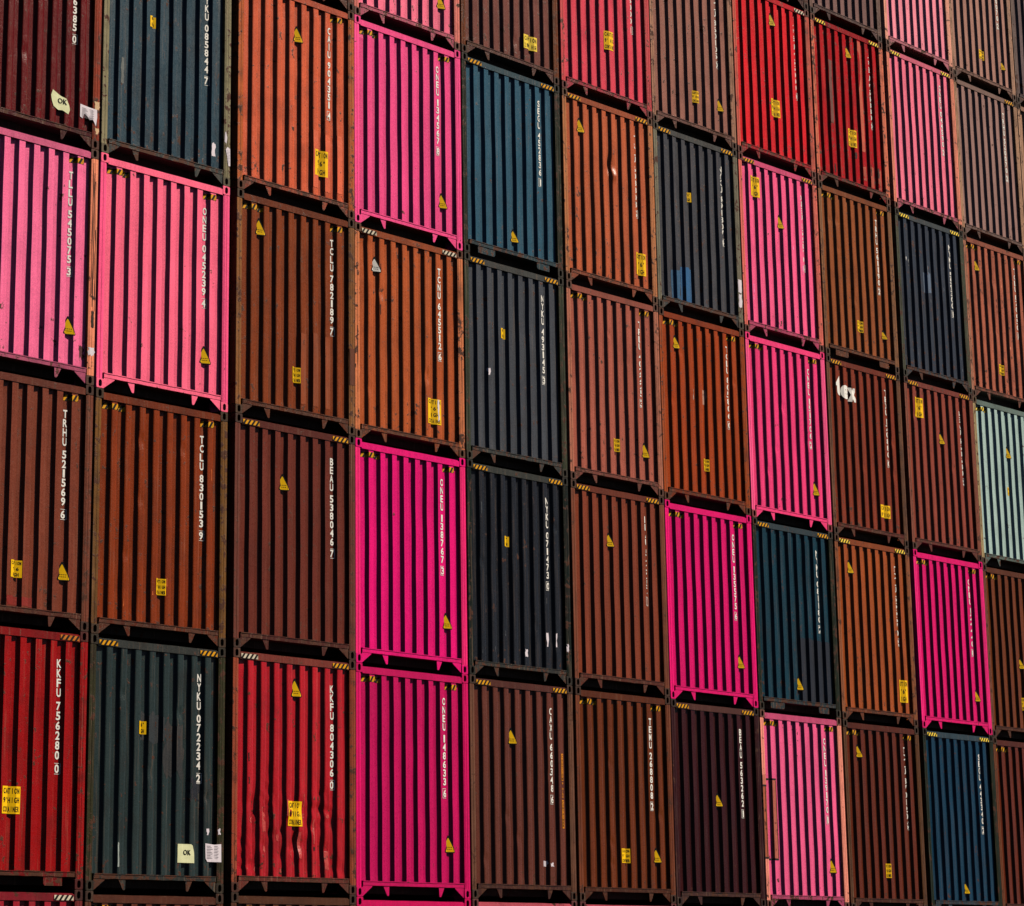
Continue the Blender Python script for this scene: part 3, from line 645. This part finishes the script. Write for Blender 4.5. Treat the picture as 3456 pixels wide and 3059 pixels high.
    if (cc, ll) == (8, 5):
        for i, b in enumerate(((1.32, 1.37, .62, .74), (1.83, 1.86, .42, .62), (2.08, 2.12, .42, .60), (2.0, 2.03, .30, .44), (.60, .64, .26, .40))):
            patch(root, 'rust_mark', ragged(*b, 80 + i, 6, .012), paint((60, 26, 18), .7, .7), kind, -.002)
        for b in ((1.567, 1.668, .30, .55), (1.818, 1.925, .22, .58), (2.074, 2.176, .22, .58)): patch(root, 'scraped_rib', ragged(*b, 7, 5, .008), paint((178, 72, 52), .6, .6), kind)
    if (cc, ll) in ((10, 4), (7, 4), (4, 2), (1, 2), (9, 4)):
        R = random.Random(cc * 9 + ll)
        for i in range(6):
            u = B0 + PIT * R.randint(0, 7) + R.uniform(.01, .08); z = R.uniform(.25, .7) if R.random() < .6 else R.uniform(1, 2.3)
            patch(root, 'pale_scuff_or_glint', ragged(u, u + R.uniform(.008, .022), z, z + R.uniform(.03, .16), i, 5, .005), paint(tuple(min(255, int(v * 1.25 + 30)) for v in d['p']), .5, .5), kind, -.002)
    if d.get('redpatch'): patch(root, 'touched_up_patch', ragged(1.07, 1.53, .21, .32, 5, 5, .01), paint((128, 34, 24), .2, .4), kind)
    if d.get('bluepatch'):
        patch(root, 'repainted_patch', ragged(.40, .64, .21, .66, 5, 5, .012), paint((44, 84, 118), .25, .45), kind)
        patch(root, 'repainted_patch', ragged(.655, 1.03, .21, .74, 6, 5, .012), paint((40, 92, 138), .25, .45), kind, -0.002)
        patch(root, 'paper_scrap', ragged(2.33, 2.425, .58, .79, 6, 4, .01), PAP, kind)
        patch(root, 'paper_scrap', ragged(2.335, 2.42, .35, .56, 9, 4, .012), PAP, kind)
    if d.get('darkpatch'): patch(root, 'repainted_patch', ragged(1.30, 2.28, .21, 1.16, 8, 7, .015), paint((26, 32, 44), .2, .5), kind)
    if d.get('paleblot'): patch(root, 'pale_blotch', ragged(.95, 1.20, 1.58, 1.93, 3, 5, .03), paint((92, 108, 130), .5, .5), kind)
    if d.get('greypatch'): patch(root, 'scraped_patch', ragged(.555, .66, 1.10, 2.2, 3, 6, .02), paint((110, 62, 56), .8, .6), kind); patch(root, 'scraped_rib', ragged(1.567, 1.668, .8, 2.74, 4, 6, .006), paint((196, 84, 60), .5, .6), kind)
    if d.get('smears'):
        patch(root, 'pale_smear', ragged(.905, .935, 1.60, 1.79, 3, 4, .012), paint((225, 205, 190), .3, .6), kind)
        patch(root, 'pale_smear', ragged(1.205, 1.295, 1.58, 1.80, 4, 4, .014), paint((190, 140, 120), .5, .6), kind)
    if d.get('postpatch'):
        patch(root, 'repair_plate', rect(.006, .108, .735, 1.775), paint((158, 84, 52), .9, .6), ('flat', 0), -.002)
        patch(root, 'repair_plate', rect(.285, .415, .725, 1.865), paint((180, 96, 78), .8, .6), kind, -.002)
        patch(root, 'repair_plate', rect(.004, .110, 1.776, 1.935), paint((190, 108, 88), .6, .6), ('flat', 0), -.002)
        for q in (rect(.004, .112, 1.765, 1.790), rect(.004, .112, .715, .740), rect(.066, .076, .742, 1.762), rect(.12, .41, 1.868, 1.892), rect(.12, .41, .700, .724), rect(.395, .404, .73, 1.86)):
            patch(root, 'weld_seam_and_shade', q, DARK, kind, .002)  # dark weld lines; the post's upright one has its shade painted in
    if d.get('stains'): patch(root, 'dark_stain', ragged(.92, 1.33, 1.72, 2.04, 12, 6, .04), paint((40, 46, 50), .6, .55), kind, -.003)
    if d.get('tex'):
        g = put('t', .300, .47, 2.27, 2.60, .07) + put('e', .475, .72, 2.24, 2.47, .07) + put('x', .71, .95, 2.22, 2.45, .07)
        wrap('logo', [(g, 0, 0)], [WHT], root, kind, soft=True)
    if d.get('vstrip'):
        u0, u1 = 2.133, 2.176
        t1 = []; z = 1.94
        for ch in 'CAUTION': t1 += put(ch, u0 + .008, u1 - .008, z - .042, z, .03); z -= .05
        wrap('warning_strip', [([rect(u0, u1, 1.59, 1.955)], 0, 0), (t1, 1, .0012)], [paint((214, 130, 20), .2), BLK], root, kind)
        t2 = []; z = 1.57
        for ch in '9 HIGH': t2 += ([] if ch == ' ' else put(ch, u0 + .006, u1 - .006, z - .03, z, .03)); z -= .036
        wrap('warning_strip', [(t2, 0, 0)], [paint((214, 130, 20), .2)], root, kind)
        t3 = []; z = 1.32
        for ch in 'CONTAINER': t3 += put(ch, u0 + .008, u1 - .008, z - .033, z, .03); z -= .039
        wrap('warning_strip', [([rect(u0, u1, .955, 1.335)], 0, 0), (t3, 1, .0012)], [paint((214, 130, 20), .2), BLK], root, kind)
    def doc(x0, x1, z0, z1, poly=None, kind=kind):
        ln = []
        for r in range(9):
            zz = z1 - (z1 - z0) * (.12 + r * .085)
            ln.append(rect(x0 + (x1 - x0) * .10, x0 + (x1 - x0) * (.34 + .06 * (r % 3)), zz - .004, zz))
            ln.append(rect(x0 + (x1 - x0) * .55, x0 + (x1 - x0) * (.78 + .05 * (r % 2)), zz - .004, zz))
        wrap('paper_notice', [([poly or rect(x0, x1, z0, z1)], 0, 0), (ln, 1, .004)], [PAP, INK], root, kind, True, True)
    if d.get('okgood'):
        pg = [(1.60, .345), (1.90, .345), (1.895, .47), (1.87, .545), (1.84, .56), (1.60, .56)]
        wrap('ok_notice', [([pg], 0, 0), (put('O', 1.70, 1.765, .435, .495) + put('K', 1.775, 1.830, .435, .495), 1, .005)], [GRN, BLK], root, kind, True, True)
        doc(2.10, 2.385, .365, .575, [(2.14, .365), (2.39, .365), (2.385, .575), (2.26, .565), (2.10, .578), (2.11, .40)])
        patch(root, 'paper_scrap', ragged(2.13, 2.165, .68, .75, 4, 4, .01), PAP, kind); patch(root, 'paper_scrap', ragged(2.335, 2.37, .68, .75, 5, 4, .01), PAP, kind)
    if d.get('oktorn'):
        pg = [(1.62, .40), (1.70, .365), (1.78, .375), (1.88, .345), (1.905, .40), (1.89, .46), (1.84, .53), (1.75, .545), (1.60, .60), (1.575, .53), (1.59, .46)]
        wrap('ok_notice', [([pg], 0, 0), (put('O', 1.69, 1.77, .450, .515) + put('K', 1.78, 1.85, .450, .515), 1, .005)], [GRN, BLK], root, kind, True, True)
        doc(2.09, 2.38, .33, .50, [(2.09, .36), (2.14, .345), (2.16, .41), (2.22, .39), (2.27, .35), (2.32, .36), (2.37, .29), (2.39, .40), (2.385, .50), (2.25, .505), (2.09, .52)])
        patch(root, 'bare_patch', ragged(2.345, 2.432, .50, .60, 3, 5, .012), paint((205, 170, 130), .4, .6), ('flat', 0)); patch(root, 'bare_patch', ragged(2.37, 2.42, .20, .27, 4, 4, .012), paint((205, 170, 130), .4, .6), ('flat', 0))
    if d.get('scraps'):
        patch(root, 'paper_scrap', ragged(2.085, 2.155, .35, .52, 3, 4, .012), PAP, kind)
        patch(root, 'paper_scrap', [(2.33, .58), (2.36, .56), (2.375, .64), (2.35, .72), (2.335, .70)], PAP, kind)
        doc(2.36, 2.43, .27, .50, [(2.40, .27), (2.435, .275), (2.43, .50), (2.38, .52), (2.345, .48), (2.37, .40)])
    return root
for (cc, ll), d in T.items(): container(cc, ll, d)

# ------------------------------------------------------------------ ground
bm = bmesh.new(); n = 60; g = []
def gz_at(x):
    if x <= GX[0]: return GZ[0]
    for i in range(11):
        if x <= GX[i + 1]: return GZ[i] + (GZ[i + 1] - GZ[i]) * (x - GX[i]) / (GX[i + 1] - GX[i])
    return GZ[11]
xs = [-600, -200, -60, -20, -5] + [v for x in GX for v in (x - .01, x + 2.45)] + [40, 100, 300, 600]
ys = [-600, -200, -60, -20, 0, 13, 40, 200, 600]
for y in ys: g.append([bm.verts.new((x, y, (GZ[GX.index(min(GX, key=lambda v: abs(v + 1.2 - x)))] if -3 < x < 31 else gz_at(x)) - 0.004)) for x in xs])
for j in range(len(ys) - 1):
    for i in range(len(xs) - 1): bm.faces.new((g[j][i], g[j][i + 1], g[j + 1][i + 1], g[j + 1][i]))
am = bpy.data.materials.new('asphalt'); am.use_nodes = True
b = am.node_tree.nodes['Principled BSDF']; t = am.node_tree.nodes.new('ShaderNodeTexNoise'); t.inputs['Scale'].default_value = 3; t.inputs['Detail'].default_value = 8
tc = am.node_tree.nodes.new('ShaderNodeTexCoord'); am.node_tree.links.new(tc.outputs['Object'], t.inputs['Vector'])
rp = am.node_tree.nodes.new('ShaderNodeValToRGB'); rp.color_ramp.elements[0].color = (.035, .035, .037, 1); rp.color_ramp.elements[1].color = (.065, .063, .06, 1)
am.node_tree.links.new(t.outputs['Fac'], rp.inputs[0]); am.node_tree.links.new(rp.outputs[0], b.inputs['Base Color']); b.inputs['Roughness'].default_value = .9
o = finish('ground', bm, am, None); o['kind'] = 'structure'
